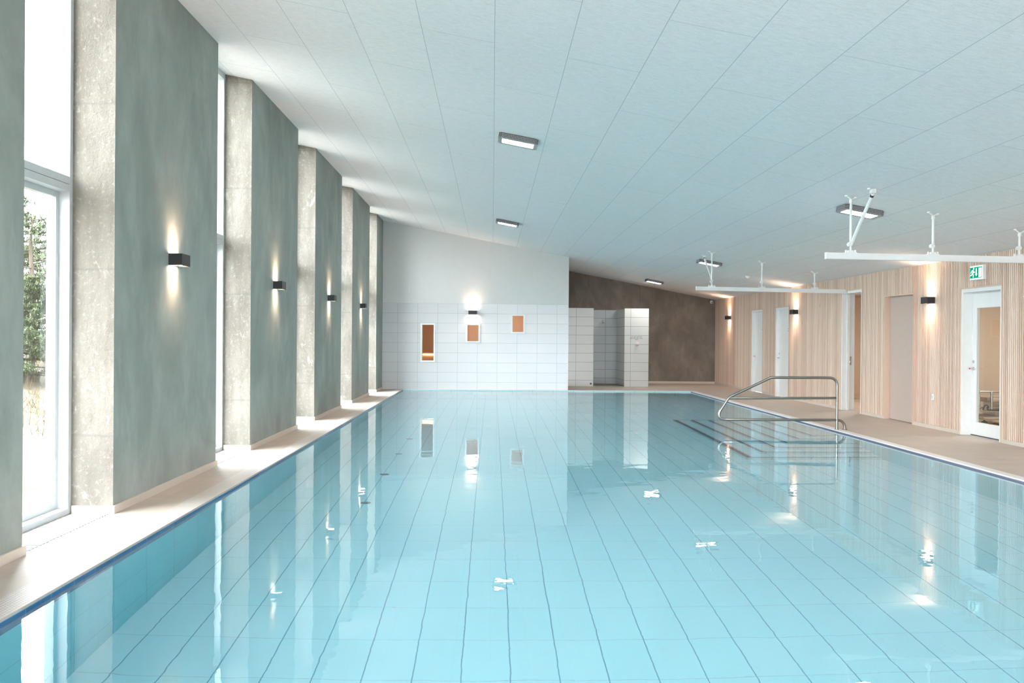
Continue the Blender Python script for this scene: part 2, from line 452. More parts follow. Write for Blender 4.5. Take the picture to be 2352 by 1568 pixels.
# ---- ceiling: one sloping slab of acoustic panels
ce = MB(M['ceiling'])
xa, xb = -3.95, 7.95
ce.poly([(xa, YB - .3, ceil_z(xa)), (xb, YB - .3, ceil_z(xb)), (xb, 31.4, ceil_z(xb)), (xa, 31.4, ceil_z(xa)),
         (xa, YB - .3, ceil_z(xa) + .25), (xb, YB - .3, ceil_z(xb) + .25), (xb, 31.4, ceil_z(xb) + .25), (xa, 31.4, ceil_z(xa) + .25)],
        None, [(0, 1, 2, 3), (4, 7, 6, 5), (0, 4, 5, 1), (1, 5, 6, 2), (2, 6, 7, 3), (3, 7, 4, 0)])
struct(ce.build('ceiling'), 'pale sloping ceiling of long acoustic panels')

# ---- far wall with the sauna windows (tiled low, plaster above)
TZ = 2.49
SW = [(-2.035, -1.70, .835, 1.868), (-.73, -.405, 1.405, 1.874), (.58, .897, 1.68, 2.15)]   # glass openings
fr_ = 0.045
holes = [(a - fr_, b + fr_, c - fr_, d + fr_) for a, b, c, d in SW]
wb = MB(M['tile_xz'], M['plaster'])
holed(wb, 'y', 26.5, 26.68, XL - .3, 2.205, -0.02, TZ, holes, M['tile_xz'])
wb.box(XL - .3, 2.205, 26.502, 26.68, TZ, 4, M['plaster'], top=ceil_z)
wb.box(2.03, 2.205, 26.68, 31.0, -.02, TZ, M['plaster']); wb.box(2.03, 2.205, 26.68, 31.0, TZ, 4, M['plaster'], top=ceil_z)
struct(wb.build('wall_far'), 'white far wall, tiled below and plastered above, with three small sauna windows')
for k, (a, b, c, d) in enumerate(SW):
    w = empty('window_%d' % (k + 8), ((a + b) / 2, 26.5, c)); struct(w, 'small white framed window into the sauna')
    mb = MB(M['white']); X = (a + b) / 2
    for q in ((a - fr_, a, c - fr_, d + fr_), (b, b + fr_, c - fr_, d + fr_), (a, b, c - fr_, c), (a, b, d, d + fr_)):
        mb.box(q[0] - X, q[1] - X, -.022, .17, q[2] - c, q[3] - c)
    mb.build('window_frame', w)
    p = MB(M['sauna_glass']); p.box(a - X, b - X, .05, .056, 0, d - c); p.build('window_pane', w)

# ---- sauna behind the far wall
sa = MB(M['sauna_x'], M['sauna_y'], M['sauna_z'])
sx0, sx1, sy0, sy1, sz1 = -2.7, 1.6, 26.70, 28.5, 2.4
sa.box(sx0, sx1, sy1, sy1 + .05, 0, sz1, M['sauna_x'])
sa.box(sx0 - .05, sx0, sy0, sy1, 0, sz1, M['sauna_y']); sa.box(sx1, sx1 + .05, sy0, sy1, 0, sz1, M['sauna_y'])
sa.box(sx0 - .05, sx1 + .05, sy0, sy1, sz1, sz1 + .05, M['sauna_x']); sa.box(sx0, sx1, sy0, sy1, -.0, .02, M['sauna_x'])
struct(sa.build('wall_sauna'), 'timber boarded walls of the sauna')
be = empty('sauna_bench', (-1.0, 28.1, .02)); tag(be, 'wooden sauna bench with a glowing strip light seen through the tall small window', 'bench')
s1 = MB(M['sauna_z'])
for q in range(4): s1.box(-1.6, 2.5, -.35 + q * .19, -.18 + q * .19, .99, 1.02)
s1.build('bench_top', be)
s2 = MB(M['sauna_z']); s2.box(-1.6, 2.5, -.72, -.38, .55, .58); s2.build('footrest', be)
s3 = MB(M['sauna_z']); s3.box(-1.6, 2.5, -.34, -.31, .6, .94); s3.build('bench_front', be)
s4 = MB(M['led']); 
for q in range(9): s4.box(-1.55 + q * .45, -1.55 + q * .45 + (.36 if q % 2 else .4), -.36, -.352, .95, .985)
s4.build('light_strip', be)
s4 = MB(M['led']); s4.box(-1.6, 2.5, -.745, -.735, .74, .75); s4.box(-1.6, 2.5, -.735, -.7, .735, .755, M['sauna_z']); s4.build('light_strip', be)
l = bpy.data.lights.new('sauna_light', 'POINT'); l.energy = 11; l.color = (1, .80, .62); l.shadow_soft_size = .12
o = bpy.data.objects.new('sauna_light', l); COL.objects.link(o); o.location = (.1, 27.2, 2.15)

# ---- dark concrete end wall
wd = MB(M['conc_dark'])
wd.box(2.0, 5.0, 31.0, 31.2, -.02, 4, top=ceil_z); wd.box(5.012, 7.9, 31.0, 31.2, -.02, 4, top=ceil_z)
wd.box(4.99, 5.02, 31.012, 31.19, -.02, 3.2, M['conc_dark'])
struct(wd.build('wall_back'), 'dark brown concrete end wall')
b_ = MB(M['skirt']); b_.box(4.95, XR, 30.982, 31.0, 0, .075); struct(b_.build('baseboard_back'), 'beige tile skirting of the dark wall')

# ---- wall behind the camera, glazed
wf = MB(M['plaster']); holed(wf, 'y', YB - .2, YB, -3.9, 7.9, -.02, 4, [(-2.9, 7.2, .1, 2.86)], M['plaster'], top=ceil_z)
struct(wf.build('wall_front'), 'white wall behind the viewpoint')
w = empty('window_11', (2.2, YB, .1)); struct(w)
mb = MB(M['white'])
for q in range(5): mb.box(-4.8 + q * 2.385, -4.74 + q * 2.385, -.14, -.04, 0, 2.65)
mb.box(-4.8, 4.8, -.139, -.041, .001, .06); mb.box(-4.8, 4.8, -.139, -.041, 2.59, 2.649); mb.build('window_frame', w)
mb = MB(M['glass']); mb.box(-4.74, 4.74, -.1, -.095, .06, 2.59); mb.build('window_pane', w)

# ---- timber slat wall with openings on the right
# (y0, y1, z0, z1)
OA, OB, OC, OD, OE = (25.51, 26.62, -.02, 2.36), (23.25, 24.36, -.02, 2.36), (18.62, 19.70, -.02, 2.56), (16.32, 17.51, -.02, 2.35), (13.46, 14.65, -.02, 2.345)
ops = [OE, OD, OC, OB, OA]
wr = MB(M['slat'], M['slat_back'])
ztop = ceil_z(XR)
holed(wr, 'x', XR + .03, XR + .09, YB, 31.0, 0, 2.86, [(a - .02, b + .02, c, d + .02) for a, b, c, d in ops], M['slat_back'])
y = YB
pitch = 0.05
n = int((31.0 - YB) / pitch)
for k in range(n):
    ya, yb_ = YB + k * pitch, YB + k * pitch + 0.031
    z0 = .06
    for (a, b, c, d) in ops:
        if yb_ > a - .02 and ya < b + .02: z0 = d + .02; break
    wr.box(XR, XR + .03, ya, yb_, z0, ztop + .005, M['slat'])
struct(wr.build('wall_right', fixn=False), 'timber slat wall')
pl = MB(M['skirt']); yy = YB
for (a, b, c, d) in ops + [(31.0, 31.0, 0, 0)]:
    pl.box(XR + .004, XR + .03, yy, a - .02, 0, .058); yy = b + .02
struct(pl.build('baseboard_right', fixn=False), 'low tile plinth under the timber slats')
# timber trims around the openings
for k, (a, b, c, d) in enumerate(ops):
    t = MB(M['trimwood'])
    t.box(XR - .006, XR + .2, a - .02, a, 0, d + .02); t.box(XR - .006, XR + .2, b, b + .02, 0, d + .02); t.box(XR - .006, XR + .2, a, b, d, d + .02)
    struct(t.build('trim_%d' % (k + 1)), 'pale timber reveal of a wall opening')

# doors ------------------------------------------------------------
def handle(parent, y, z, dirn, x=-.004, knob=True):
    hb = MB(M['chrome'])
    hb.tube([(x, y, z), (x - .012, y, z)], .026, seg=16)
    hb.tube([(x - .012, y, z), (x - .055, y, z)], .010)
    hb.tube([(x - .05, y, z), (x - .052, y + dirn * .12, z)], .010)
    hb.build('door_handle', parent, smooth=True)
    if knob:
        kb = MB(M['chrome']); kb.tube([(x, y, z + .11), (x - .014, y, z + .11)], .024, seg=16); kb.build('door_lock', parent, smooth=True)
def jamb(parent, y0, y1, ztop_, d0, d1, wdt=.05, stop=.02):
    j = MB(M['white'])
    j.box(d0, d1, y0, y0 + wdt, 0, ztop_); j.box(d0, d1, y1 - wdt, y1, 0, ztop_); j.box(d0, d1, y0 + wdt, y1 - wdt, ztop_ - wdt, ztop_)
    j.box(d1, d1 + .05, y0, y0 + wdt + stop, 0, ztop_); j.box(d1, d1 + .05, y1 - wdt - stop, y1, 0, ztop_); j.box(d1, d1 + .05, y0 + wdt + stop, y1 - wdt - stop, ztop_ - wdt - stop, ztop_)
    return j.build('door_frame', parent)
# far white doors 1 and 2
for k, op in ((1, OA), (2, OB)):
    y0, y1, _, zt = op
    d = empty('door_%d' % k, (XR, (y0 + y1) / 2, 0)); h = (y1 - y0) / 2
    struct(d, 'narrow white door in the slat wall')
    jamb(d, -h, h, zt, .01, .12)
    lf = MB(M['white']); lf.box(.085, .125, -h + .05, h - .05, .01, zt - .05); lf.build('door_leaf', d)
    handle(d, h - .12, 1.03, -1, x=.083, knob=(k == 2))
    s = MB(M['ink'])
    for q in range(2 if k == 2 else 1):
        for (u, wd_) in ((-.02, .06), (.05, .03), (-.09, .05)):
            s.box(.082, .0845, -h + .25 + u, -h + .25 + u + wd_, 1.79 - q * .055, 1.805 - q * .055)
    s.build('door_sign', d)
# doorway 3 (open)
y0, y1, _, zt = OC; h = (y1 - y0) / 2
d = empty('door_3', (XR, (y0 + y1) / 2, 0)); struct(d, 'open doorway with white frame')
j = MB(M['white']); 
for (a, b) in ((-h, -h + .04), (h - .04, h)): j.box(.0, .27, a, b, 0, zt)
j.box(.0, .27, -h + .04, .22, zt - .05, zt); j.box(.0, .27, .36, h - .04, zt - .05, zt)
j.box(.10, .16, h - .065, h - .0401, 0, zt - .0501)
j.build('door_frame', d)
lp = MB(M['chrome']); lp.box(.17, .20, h - .048, h - .038, .98, 1.16); lp.box(.175, .195, h - .056, h - .046, 1.03, 1.06); lp.build('lock_plate', d)
# 4: flush beige door
y0, y1, _, zt = OD; h = (y1 - y0) / 2
d = empty('door_4', (XR, (y0 + y1) / 2, 0)); struct(d, 'flush beige door without a frame')
lf = MB(M['beige_panel']); lf.box(.10, .14, -h, h, .01, zt); lf.build('door_leaf', d)
# 5: glazed door
y0, y1, _, zt = OE; h = (y1 - y0) / 2
d = empty('door_5', (XR, (y0 + y1) / 2, 0)); struct(d, 'white door with a tall glass pane under the exit sign')
jamb(d, -h, h, zt, .01, .16, wdt=.055, stop=.015)
L0, L1 = -h + .07, h - .055
g0, g1, gz0, gz1 = L0 + .13, L1 - .13, .215, 2.04
lf = MB(M['white']); holed(lf, 'x', .165, .21, L0, L1, .012, zt - .06, [(g0, g1, gz0, gz1)])
lf.build('door_leaf', d)
gp = MB(M['glass']); gp.box(.185, .191, g0, g1, gz0, gz1); gp.build('glass_pane', d)
handle(d, L1 - .055, 1.07, -1, x=.163)
rd = MB(M['red']); rd.tube([(.10, L1 - .035, 1.07), (.163, L1 - .035, 1.07)], .012); rd.build('door_stop', d)
th = MB(M['dark_grey']); th.box(.15, .22, L0, L1, 0, .012); th.build('threshold', d)

# side rooms behind the timber wall
def side_room(name, x0, x1, y0, y1, z1, lab, power, pl_):
    m = MB(M['beige_wall'])
    m.box(x1, x1 + .05, y0, y1, 0, z1); m.box(x0, x1, y0 - .05, y0, 0, z1); m.box(x0, x1, y1, y1 + .05, 0, z1)
    m.box(x0, x1, y0, y1, z1, z1 + .05, M['plaster']); m.box(x0, x1, y0, y1, -.05, -.001, M['deck'])
    struct(m.build(name), lab)
    s = MB(M['trimwood']); s.box(x1 - .015, x1, y0, y1, 0, .1); s.box(x0, x1, y1 - .015, y1, 0, .1)
    struct(s.build('baseboard_' + name[5:]), 'timber skirting board of ' + lab)
    l = bpy.data.lights.new(name + '_light', 'AREA'); l.energy = power; l.size = .8; l.color = (1, .9, .76)
    o = bpy.data.objects.new(name + '_light', l); COL.objects.link(o); o.location = pl_
side_room('wall_corridor', XR + .27, 10.6, 17.3, 24.0, 2.7, 'the beige corridor behind the open doorway', 26, (9.2, 20.6, 2.66))
side_room('wall_treatment_room', XR + .27, 11.2, 11.9, 17.2, 2.7, 'the beige room behind the glazed door', 26, (9.4, 14.8, 2.66))

# ---- windows on the left, numbered from the one behind the camera
for i in range(-2, 5):
    ya = pier_y(i)[1]; yb_ = pier_y(i + 1)[0]; k = i + 3
    w = empty('window_%d' % k, (-3.53, (ya + yb_) / 2, 0)); struct(w, 'tall narrow window between two concrete piers')
    h = (yb_ - ya) / 2 - .0; wt = 0.055; top = 4.93
    f = MB(M['frame'])
    f.box(-.19, 0, -h, -h + wt, 0, top); f.box(-.19, 0, h - wt, h, 0, top)
    hi = h - wt
    f.box(-.19, 0, -hi, hi, 0, .05); f.box(-.19, 0, -hi, hi, top - .08, top)
    f.box(-.19, -.002, -hi, hi, 2.753, 2.815); f.box(-.19, -.002, -hi, hi, 2.69, 2.749)
    f.build('window_frame', w)
    sh = MB(M['frame'])
    for (a, b) in ((-h + wt, -h + wt + .05), (h - wt - .05, h - wt)): sh.box(-.15, -.09, a, b, .05, 2.69)
    sh.box(-.15, -.09, -h + wt + .05, h - wt - .05, .05, .10); sh.box(-.15, -.09, -h + wt + .05, h - wt - .05, 2.64, 2.69)
    sh.build('window_sash', w)
    for (a, b) in ((.10, 2.64), (2.815, top - .08)):
        p = MB(M['glass']); p.box(-.125, -.119, -h + wt, h - wt, a, b); p.build('window_pane', w)
    g = MB(M['grille_floor'])
    # floor convector grille let into the deck at the foot of the window
    for q in range(28): g.box(.03, .33, -h + .02 + q * (2 * h - .04) / 28, -h + .02 + (q + .62) * (2 * h - .04) / 28, .0005, .006)
    g.box(.02, .03, -h + .01, h - .01, .0005, .002)
    go = g.build('floor_grille', None, loc=(-3.53, (ya + yb_) / 2, 0))
    nm = {-2: 'behind the viewpoint, farthest', -1: 'beside the viewpoint', 0: 'before the nearest window, between first and second pier',
          1: 'before the second window', 2: 'before the third window along the pool', 3: 'before the fourth window along the pool', 4: 'before the last window near the far white wall'}[i]
    tag(go, 'light grey floor grille ' + nm, 'floor grille', 'floor grilles under the windows')

# ================================================================== THINGS
# ---- concrete piers
names = {-2: 'behind the viewpoint, first', -1: 'beside the viewpoint', 0: 'cut off by the left edge of the photo',
         1: 'with the largest wall lamp, the widest in view', 2: 'second to carry a wall lamp', 3: 'third to carry a wall lamp', 4: 'with the smallest, farthest wall lamp',
         5: 'without a lamp, touching the white far wall'}
for i in range(-2, 6):
    y0, y1 = pier_y(i)
    if i == 5: y1 = 26.49
    if i == -2: continue
    o = empty('concrete_pier', (XL, y0, 0))
    tag(o, 'grey green concrete pier ' + names[i], 'pillar', 'concrete piers between the windows')
    # faces: smooth towards the pool, rough towards the windows
    m = MB(M['conc_smooth'], M['conc_rough'])
    nx, ny = -.55, y1 - y0
    m.box(nx, 0, 0, ny, 0, 4.8, M['conc_smooth'], {'y-': M['conc_rough'], 'y+': M['conc_rough']}, top=lambda x: ceil_z(x + XL) - .002)
    m.build('pier_body', o)
    s = MB(M['skirt'])
    s.box(0, .02, -.02, ny + (.02 if i != 5 else 0), 0, .067); s.box(-.34, 0, -.02, 0, 0, .067)
    if i != 5: s.box(-.34, 0, ny, ny + .02, 0, .067)
    s.build('skirting', o, bevel=.003)

# ---- pool
PD = -1.65 + WTOP
pool = empty('swimming_pool', ((PX0 + PX1) / 2, (PY0 + PY1) / 2, 0)); tag(pool, 'large rectangular swimming pool lined with pale blue tiles', 'swimming pool')
ox, oy = pool.location.x, pool.location.y
pf = MB(M['pool_xy']); pf.box(PX0 - ox, PX1 - ox, PY0 - oy, PY1 - oy, PD - .1, PD); pf.build('pool_floor', pool)
BZ = -.21
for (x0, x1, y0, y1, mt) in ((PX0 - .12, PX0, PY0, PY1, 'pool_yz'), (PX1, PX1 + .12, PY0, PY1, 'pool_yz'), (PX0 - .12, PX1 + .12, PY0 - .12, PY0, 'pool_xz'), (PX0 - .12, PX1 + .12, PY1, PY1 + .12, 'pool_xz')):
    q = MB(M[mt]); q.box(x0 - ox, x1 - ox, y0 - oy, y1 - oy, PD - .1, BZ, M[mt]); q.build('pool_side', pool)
bn = MB(M['band'])
bn.box(PX0 - .12 - ox, PX0 - ox, PY0 - oy, PY1 - oy, BZ, -.013); bn.box(PX1 - ox, PX1 + .12 - ox, PY0 - oy, PY1 - oy, BZ, -.013, M['band_grey'])
bn.box(PX0 - ox, PX1 - ox, PY0 - .12 - oy, PY0 - oy, BZ, -.013)
bn.build('waterline_band', pool)
bn = MB(M['pool_xz']); bn.box(PX0 - ox, PX1 - ox, PY1 - oy, PY1 + .1 - oy, BZ, -.013); bn.build('end_band', pool)
cp = MB(M['mosaic'])
cp.box(PX0 - .2 - ox, PX0 + .004 - ox, PY0 - .2 - oy, PY1 + .075 - oy, -.012, .004)
cp.build('mosaic_edge', pool)
cp = MB(M['coping'])
cp.box(PX1 - .004 - ox, PX1 + .13 - ox, PY0 - .2 - oy, PY1 + .05 - oy, -.012, .006)
cp.box(PX0 - ox, PX1 - ox, PY0 - .2 - oy, PY0 - oy, -.012, .005)
cp.box(PX0 - .0 - ox, PX1 - ox, PY1 - oy, PY1 + (.125) - oy, -.012, .0035)
cp.build('coping', pool, bevel=.003)
# entry steps, stepped on three sides (tiers from the lowest up)
for k in range(6):
    dep = 1.42 - .23 * k
    x0 = 3.76 + .298 * k; yn = 13.38 + .305 * k; yf = 18.86 - .27 * k; zt = WTOP - dep
    zb = PD if k == 0 else WTOP - (1.42 - .23 * (k - 1))
    s = MB(M['pool_xy']); s.box(x0 - ox, PX1 - ox, yn - oy, yf - oy, zb, zt, M['pool_xy'], {'x-': M['pool_yz'], 'y-': M['pool_xz'], 'y+': M['pool_xz']})
    so = s.build('step', pool)
    e_ = MB(M['nosing'])
    nw = (.072, .058, .045, .035, .03, .03)[k]
    e_.box(x0 - .004 - ox, x0 + nw - ox, yn - oy, yf - oy, zt - .03, zt + .003)
    e_.box(x0 + nw - ox, PX1 - ox, yn - .004 - oy, yn + .03 - oy, zt - .02, zt + .003); e_.box(x0 + nw - ox, PX1 - ox, yf - .03 - oy, yf + .004 - oy, zt - .02, zt + .003)
    e_.build('nosing', so)
for yy in (10.23, 12.02, 13.82, 15.62):
    q = MB(M['inlet']); q.tube([(-1.40 - ox, yy - oy, PD), (-1.40 - ox, yy - oy, PD + .012)], .058, seg=24); q.tube([(-1.40 - ox, yy - oy, PD + .012), (-1.40 - ox, yy - oy, PD + .02)], .035, seg=20)
    q.build('floor_inlet', pool, smooth=True)
# water
wa = MB(M['water']); wa.poly([(PX0, PY0, WTOP), (PX1, PY0, WTOP), (PX1, PY1, WTOP), (PX0, PY1, WTOP)])
wo = wa.build('pool_water', fixn=False); tag(wo, 'clear still water filling the swimming pool to its brim', 'water', kind='stuff')

# ---- stainless handrail over the steps
hr = empty('pool_handrail', (5.82, 15.3, .008)); tag(hr, 'stainless steel handrail loop reaching out over the pool steps', 'handrail')
def H_(x, z): return (x - 5.82, 0, z)
pth = fillet([H_(5.82, -.0), H_(5.82, .865), H_(4.70, .865), H_(3.99, .53), H_(3.74, .15), H_(5.955, .155), H_(5.955, -.0)], [.14, .10, .16, .20, .14], 9)
m = MB(M['steel']); m.tube(pth, .0225, seg=16); m.build('loop_rail', hr, smooth=True)
m = MB(M['steel']); m.tube([H_(3.985, .512), H_(5.82, .525)], .0205, seg=14); m.build('middle_rail', hr, smooth=True)
for x in (5.82, 5.955):
    m = MB(M['steel']); m.tube([H_(x, .0), H_(x, .008)], .038, seg=20); m.build('foot_flange', hr, smooth=True)

# ---- wall lamps
def sconce():
    o = empty('wall_lamp')                    # local: wall at x=0, lamp projects along +x, width along y
    b = MB(M['black']); w_, dp, hh = .125, .13, .057; t = .006
    b.box(0, t, -w_, w_, -hh, hh); b.box(dp - t, dp, -w_, w_, -hh, hh); b.box(t, dp - t, -w_, -w_ + t, -hh, hh); b.box(t, dp - t, w_ - t, w_, -hh, hh)
    b.box(t, dp - t, -w_ + t, w_ - t, -.01, .01)
    b.build('lamp_body', o)
    for s_ in (1, -1):
        q = MB(M['lens']); q.box(t, dp - t, -w_ + t, w_ - t, s_ * .040 - .001, s_ * .040 + .001); q.build('lens', o)
        ld = SPOT; so = bpy.data.objects.new('beam', ld); COL.objects.link(so); so.parent = o
        so.location = (.078, 0, s_ * .046); so.rotation_euler = (math.pi if s_ > 0 else 0, 0, 0)
    return o
SPOT = bpy.data.lights.new('wall_lamp_beam', 'SPOT'); SPOT.energy = 15; SPOT.color = (1, .64, .42); SPOT.spot_size = R(120); SPOT.spot_blend = 1.0; SPOT.shadow_soft_size = .035
sp = sconce()
places = [((XL, 9.16, 2.248), 0, 'on the widest concrete pier, nearest the camera', 'black wall lamps on the concrete piers'),
          ((XL, 13.44, 2.243), 0, 'on the second lamp-bearing concrete pier', 'black wall lamps on the concrete piers'),
          ((XL, 17.83, 2.248), 0, 'on the third lamp-bearing concrete pier', 'black wall lamps on the concrete piers'),
          ((XL, 22.16, 2.248), 0, 'on the farthest, narrowest lamp-bearing pier', 'black wall lamps on the concrete piers'),
          ((-.573, 26.5, 2.232), -math.pi / 2, 'on the white tiled far wall above the middle small window', None),
          ((XR, 15.64, 2.208), math.pi, 'on the slat wall between beige door and glazed door', 'black wall lamps on the timber wall'),
          ((XR, 22.67, 2.208), math.pi, 'on the slat wall right of the two narrow white doors', 'black wall lamps on the timber wall'),
          ((XR, 29.06, 2.208), math.pi, 'on the slat wall close to the dark concrete corner', 'black wall lamps on the timber wall')]
for k, (loc, rz, lab, grp) in enumerate(places):
    o = sp if k == 0 else copy_tree(sp)
    if k == 0:
        proto_s = o
    o.location = loc; o.rotation_euler = (0, 0, rz)
    if 'group' in o: del o['group']
    tag(o, 'black box wall lamp ' + lab, 'wall lamp', grp)

# ---- ceiling lamps
def ceiling_lamp():
    o = empty('ceiling_lamp')
    hx, hy, t = .27, .20, .07
    b = MB(M['housing'], M['perf']); c = .035
    oct_ = [(-hx + c, -hy), (hx - c, -hy), (hx, -hy + c), (hx, hy - c), (hx - c, hy), (-hx + c, hy), (-hx, hy - c), (-hx, -hy + c)]
    n8 = len(oct_); pts = [(x, y, -.004) for x, y in oct_] + [(x, y, -t) for x, y in oct_]
    b.poly(pts, M['perf'], [(i, (i + 1) % n8, (i + 1) % n8 + n8, i + n8) for i in range(n8)])
    ix, iy = hx - .055, hy - .075
    inn = [(-ix, -iy), (ix, -iy), (ix, iy), (-ix, iy)]
    k = len(b.v); b.v += [(x, y, -t) for x, y in oct_] + [(x, y, -t) for x, y in inn] + [(x, y, -t + .012) for x, y in inn]
    mi = b._m(M['housing'])
    O = lambda i: k + i
    I = lambda i: k + 8 + i
    for f in ((O(0), O(1), I(1), I(0)), (O(1), O(2), I(1)), (O(2), O(3), I(2), I(1)), (O(3), O(4), I(2)), (O(4), O(5), I(3), I(2)), (O(5), O(6), I(3)), (O(6), O(7), I(0), I(3)), (O(7), O(0), I(0))):
        b.f.append(f); b.mi.append(mi)
    for i in range(4): b.f.append((I(i), I((i + 1) % 4), I((i + 1) % 4) + 4, I(i) + 4)); b.mi.append(mi)
    b.f.append(tuple(range(n8))); b.mi.append(mi)
    b.build('lamp_housing', o)
    d_ = MB(M['lamp']); d_.box(-ix, ix, -iy, iy, -t + .008, -t + .012); d_.build('diffuser', o)
    return o
cl = ceiling_lamp()
for k, (x, y, lab) in enumerate(((.335, 12.42, 'largest, high over the middle of the pool'), (.335, 21.27, 'small, high near the white far wall'),
                                 (5.07, 12.55, 'behind the rods of the near lift track'), (5.05, 21.25, 'behind the rods of the far lift track'),
                                 (5.03, 28.4, 'last one, near the dark concrete wall'), (.335, 3.6, 'overhead beside the viewpoint, left'), (5.07, 3.6, 'overhead beside the viewpoint, right'))):
    o = cl if k == 0 else copy_tree(cl)
    o.location = (x, y, ceil_z(x)); o.rotation_euler = (0, SL, 0)
    tag(o, 'flat rectangular ceiling lamp, ' + lab, 'ceiling lamp', 'ceiling lamps')

# ---- ceiling lift tracks
def lift(y, brace_dy, rods, x1, lab, zl):
    o = empty('ceiling_lift_track', (4.35, y, zl)); tag(o, lab, 'lift track', 'ceiling lift tracks')
    L = x1 - 4.35; dr = -.012 * 1.0
    tr = MB(M['white_metal'])
    zz = lambda x: dr * x
    def prof(x): return [(x, -.032, zz(x)), (x, .032, zz(x)), (x, .032, zz(x) - .082), (x, .010, zz(x) - .082), (x, .010, zz(x) - .074), (x, .024, zz(x) - .074),
                         (x, .024, zz(x) - .008), (x, -.024, zz(x) - .008), (x, -.024, zz(x) - .074), (x, -.010, zz(x) - .074), (x, -.010, zz(x) - .082), (x, -.032, zz(x) - .082)]
    a, b = prof(0.02), prof(L); n_ = len(a)
    tr.poly(a + b, None, [(i, (i + 1) % n_, (i + 1) % n_ + n_, i + n_) for i in range(n_)]); tr.build('track', o, mat=M['white_metal'])
    ec = MB(M['white_metal']); ec.box(0, .022, -.036, .036, -.086, .004); ec.build('end_cap', o, bevel=.004)
    for q, rx in enumerate(rods):
        x = rx - 4.35; z0 = zz(x); zt = ceil_z(rx) - zl
        r = MB(M['white_metal']); r.tube([(x, 0, z0 + .10), (x, 0, zt - .05)], .016, seg=12); r.tube([(x, 0, zt - .09), (x, 0, zt - .045)], .024, seg=12)
        r.build('hanger_rod', o, smooth=True)
        c = MB(M['white_metal']); c.box(x - .075, x + .075, -.03, .03, z0, z0 + .012); c.box(x - .035, x + .035, -.02, .02, z0 + .012, z0 + .035)
        c.tube([(x, 0, z0 + .03), (x, 0, z0 + .12)], .013); c.tube([(x - .012, -.028, z0 + .115), (x - .012, .028, z0 + .115)], .028, seg=14)
        for sx in (-.062, .062): c.tube([(x + sx, 0, z0 + .01), (x + sx, 0, z0 + .04)], .011, seg=8)
        c.build('track_clamp', o, smooth=True)
        bz = lambda xx: ceil_z(rx + xx) - zl
        t = MB(M['white_metal'])
        for sx in (-.06, .06): t.tube([(x + sx, 0, bz(sx) - .001), (x + sx, 0, bz(sx) - .018)], .022, seg=12)
        t.tube([(x - .06, 0, bz(-.06) - .012), (x, 0, zt - .045), (x + .06, 0, bz(.06) - .012)], .010, seg=8)
        t.build('ceiling_bracket', o, smooth=True)
    x = rods[0] - 4.35; bx = x + .03; zt = ceil_z(4.35 + bx) - zl
    b_ = MB(M['white_metal']); b_.tube([(x + .012, 0, zz(x) + .13), (bx, brace_dy, zt - .06)], .021, seg=12); b_.build('brace', o, smooth=True)
    b_ = MB(M['white_metal']); b_.box(bx - .03, bx + .03, brace_dy - .03, brace_dy + .03, zt - .055, zt - .004)
    for sx in (-.05, .06): b_.tube([(bx + sx, brace_dy, ceil_z(4.35 + bx + sx) - zl - .001), (bx + sx, brace_dy, ceil_z(4.35 + bx + sx) - zl - .02)], .022, seg=12)
    b_.build('brace_bracket', o)
    b_ = MB(M['dark_grey']); v0 = Vector((x + .012, 0, zz(x) + .13)); v1 = Vector((bx, brace_dy, zt - .06)); dd = (v1 - v0).normalized()
    b_.tube([v1 - dd * .05, v1 - dd * .02], .024, seg=12); b_.build('brace_end_cap', o, smooth=True)
lift(11.88, -.62, (4.68, 5.77, 6.92), XR - .002, 'long white ceiling lift track near the camera, running out of the photo right', 2.652)
lift(19.5, .85, (4.69, 5.77, 6.91), XR + .25, 'white ceiling lift track running through the top of the open doorway', 2.637)

# ---- exit sign
es = empty('exit_sign', (XR, 14.085, 2.578)); tag(es, 'green and white lit exit sign with running figure and down arrow', 'exit sign')
b = MB(M['white_metal']); b.box(-.055, 0, -.20, .20, -.115, .115); b.build('sign_housing', es, bevel=.006)
b = MB(M['sign_white']); b.box(-.058, -.054, -.18, .18, -.10, .10); b.build('sign_border', es)
b = MB(M['green']); b.box(-.0595, -.0575, -.175, .175, -.085, .085); b.build('sign_panel', es)
def Q(u, v): return (-.0615, -u, v)          # u runs to the right as seen from the pool
pic = MB(M['sign_white'])
def pg(pts):
    n_ = len(pts); pic.poly([Q(u, v) for u, v in pts] + [(-.0590, -u, v) for u, v in pts], None,
             [tuple(range(n_)), tuple(range(2 * n_ - 1, n_ - 1, -1))] + [(i, i + n_, (i + 1) % n_ + n_, (i + 1) % n_) for i in range(n_)])
pg([(.08, -.075), (.165, -.075), (.165, .07), (.08, .07)])                                            # doorway
pg([(-.005, .065), (.025, .065), (.025, -.02), (.045, -.02), (.010, -.06), (-.025, -.02), (-.005, -.02)])  # arrow
pg([(-.065 + .018 * math.cos(a_), .062 + .018 * math.sin(a_)) for a_ in [k * math.pi / 5 for k in range(10)]])  # head
pg([(-.105, .048), (-.075, .044), (-.055, .02), (-.085, -.02), (-.11, .0), (-.10, .022)])             # torso
pg([(-.105, .048), (-.125, .035), (-.155, .0), (-.145, -.008), (-.12, .018), (-.10, .03)])            # rear arm
pg([(-.072, .034), (-.05, .012), (-.03, .018), (-.026, .006), (-.053, -.006), (-.085, .015)])         # front arm
pg([(-.085, -.015), (-.062, -.03), (-.07, -.075), (-.088, -.075), (-.083, -.038), (-.108, -.01)])     # front leg
pg([(-.11, .002), (-.125, -.022), (-.165, -.03), (-.168, -.046), (-.118, -.042), (-.092, -.015)])     # rear leg
pic.build('pictogram', es, mat=M['sign_white'])

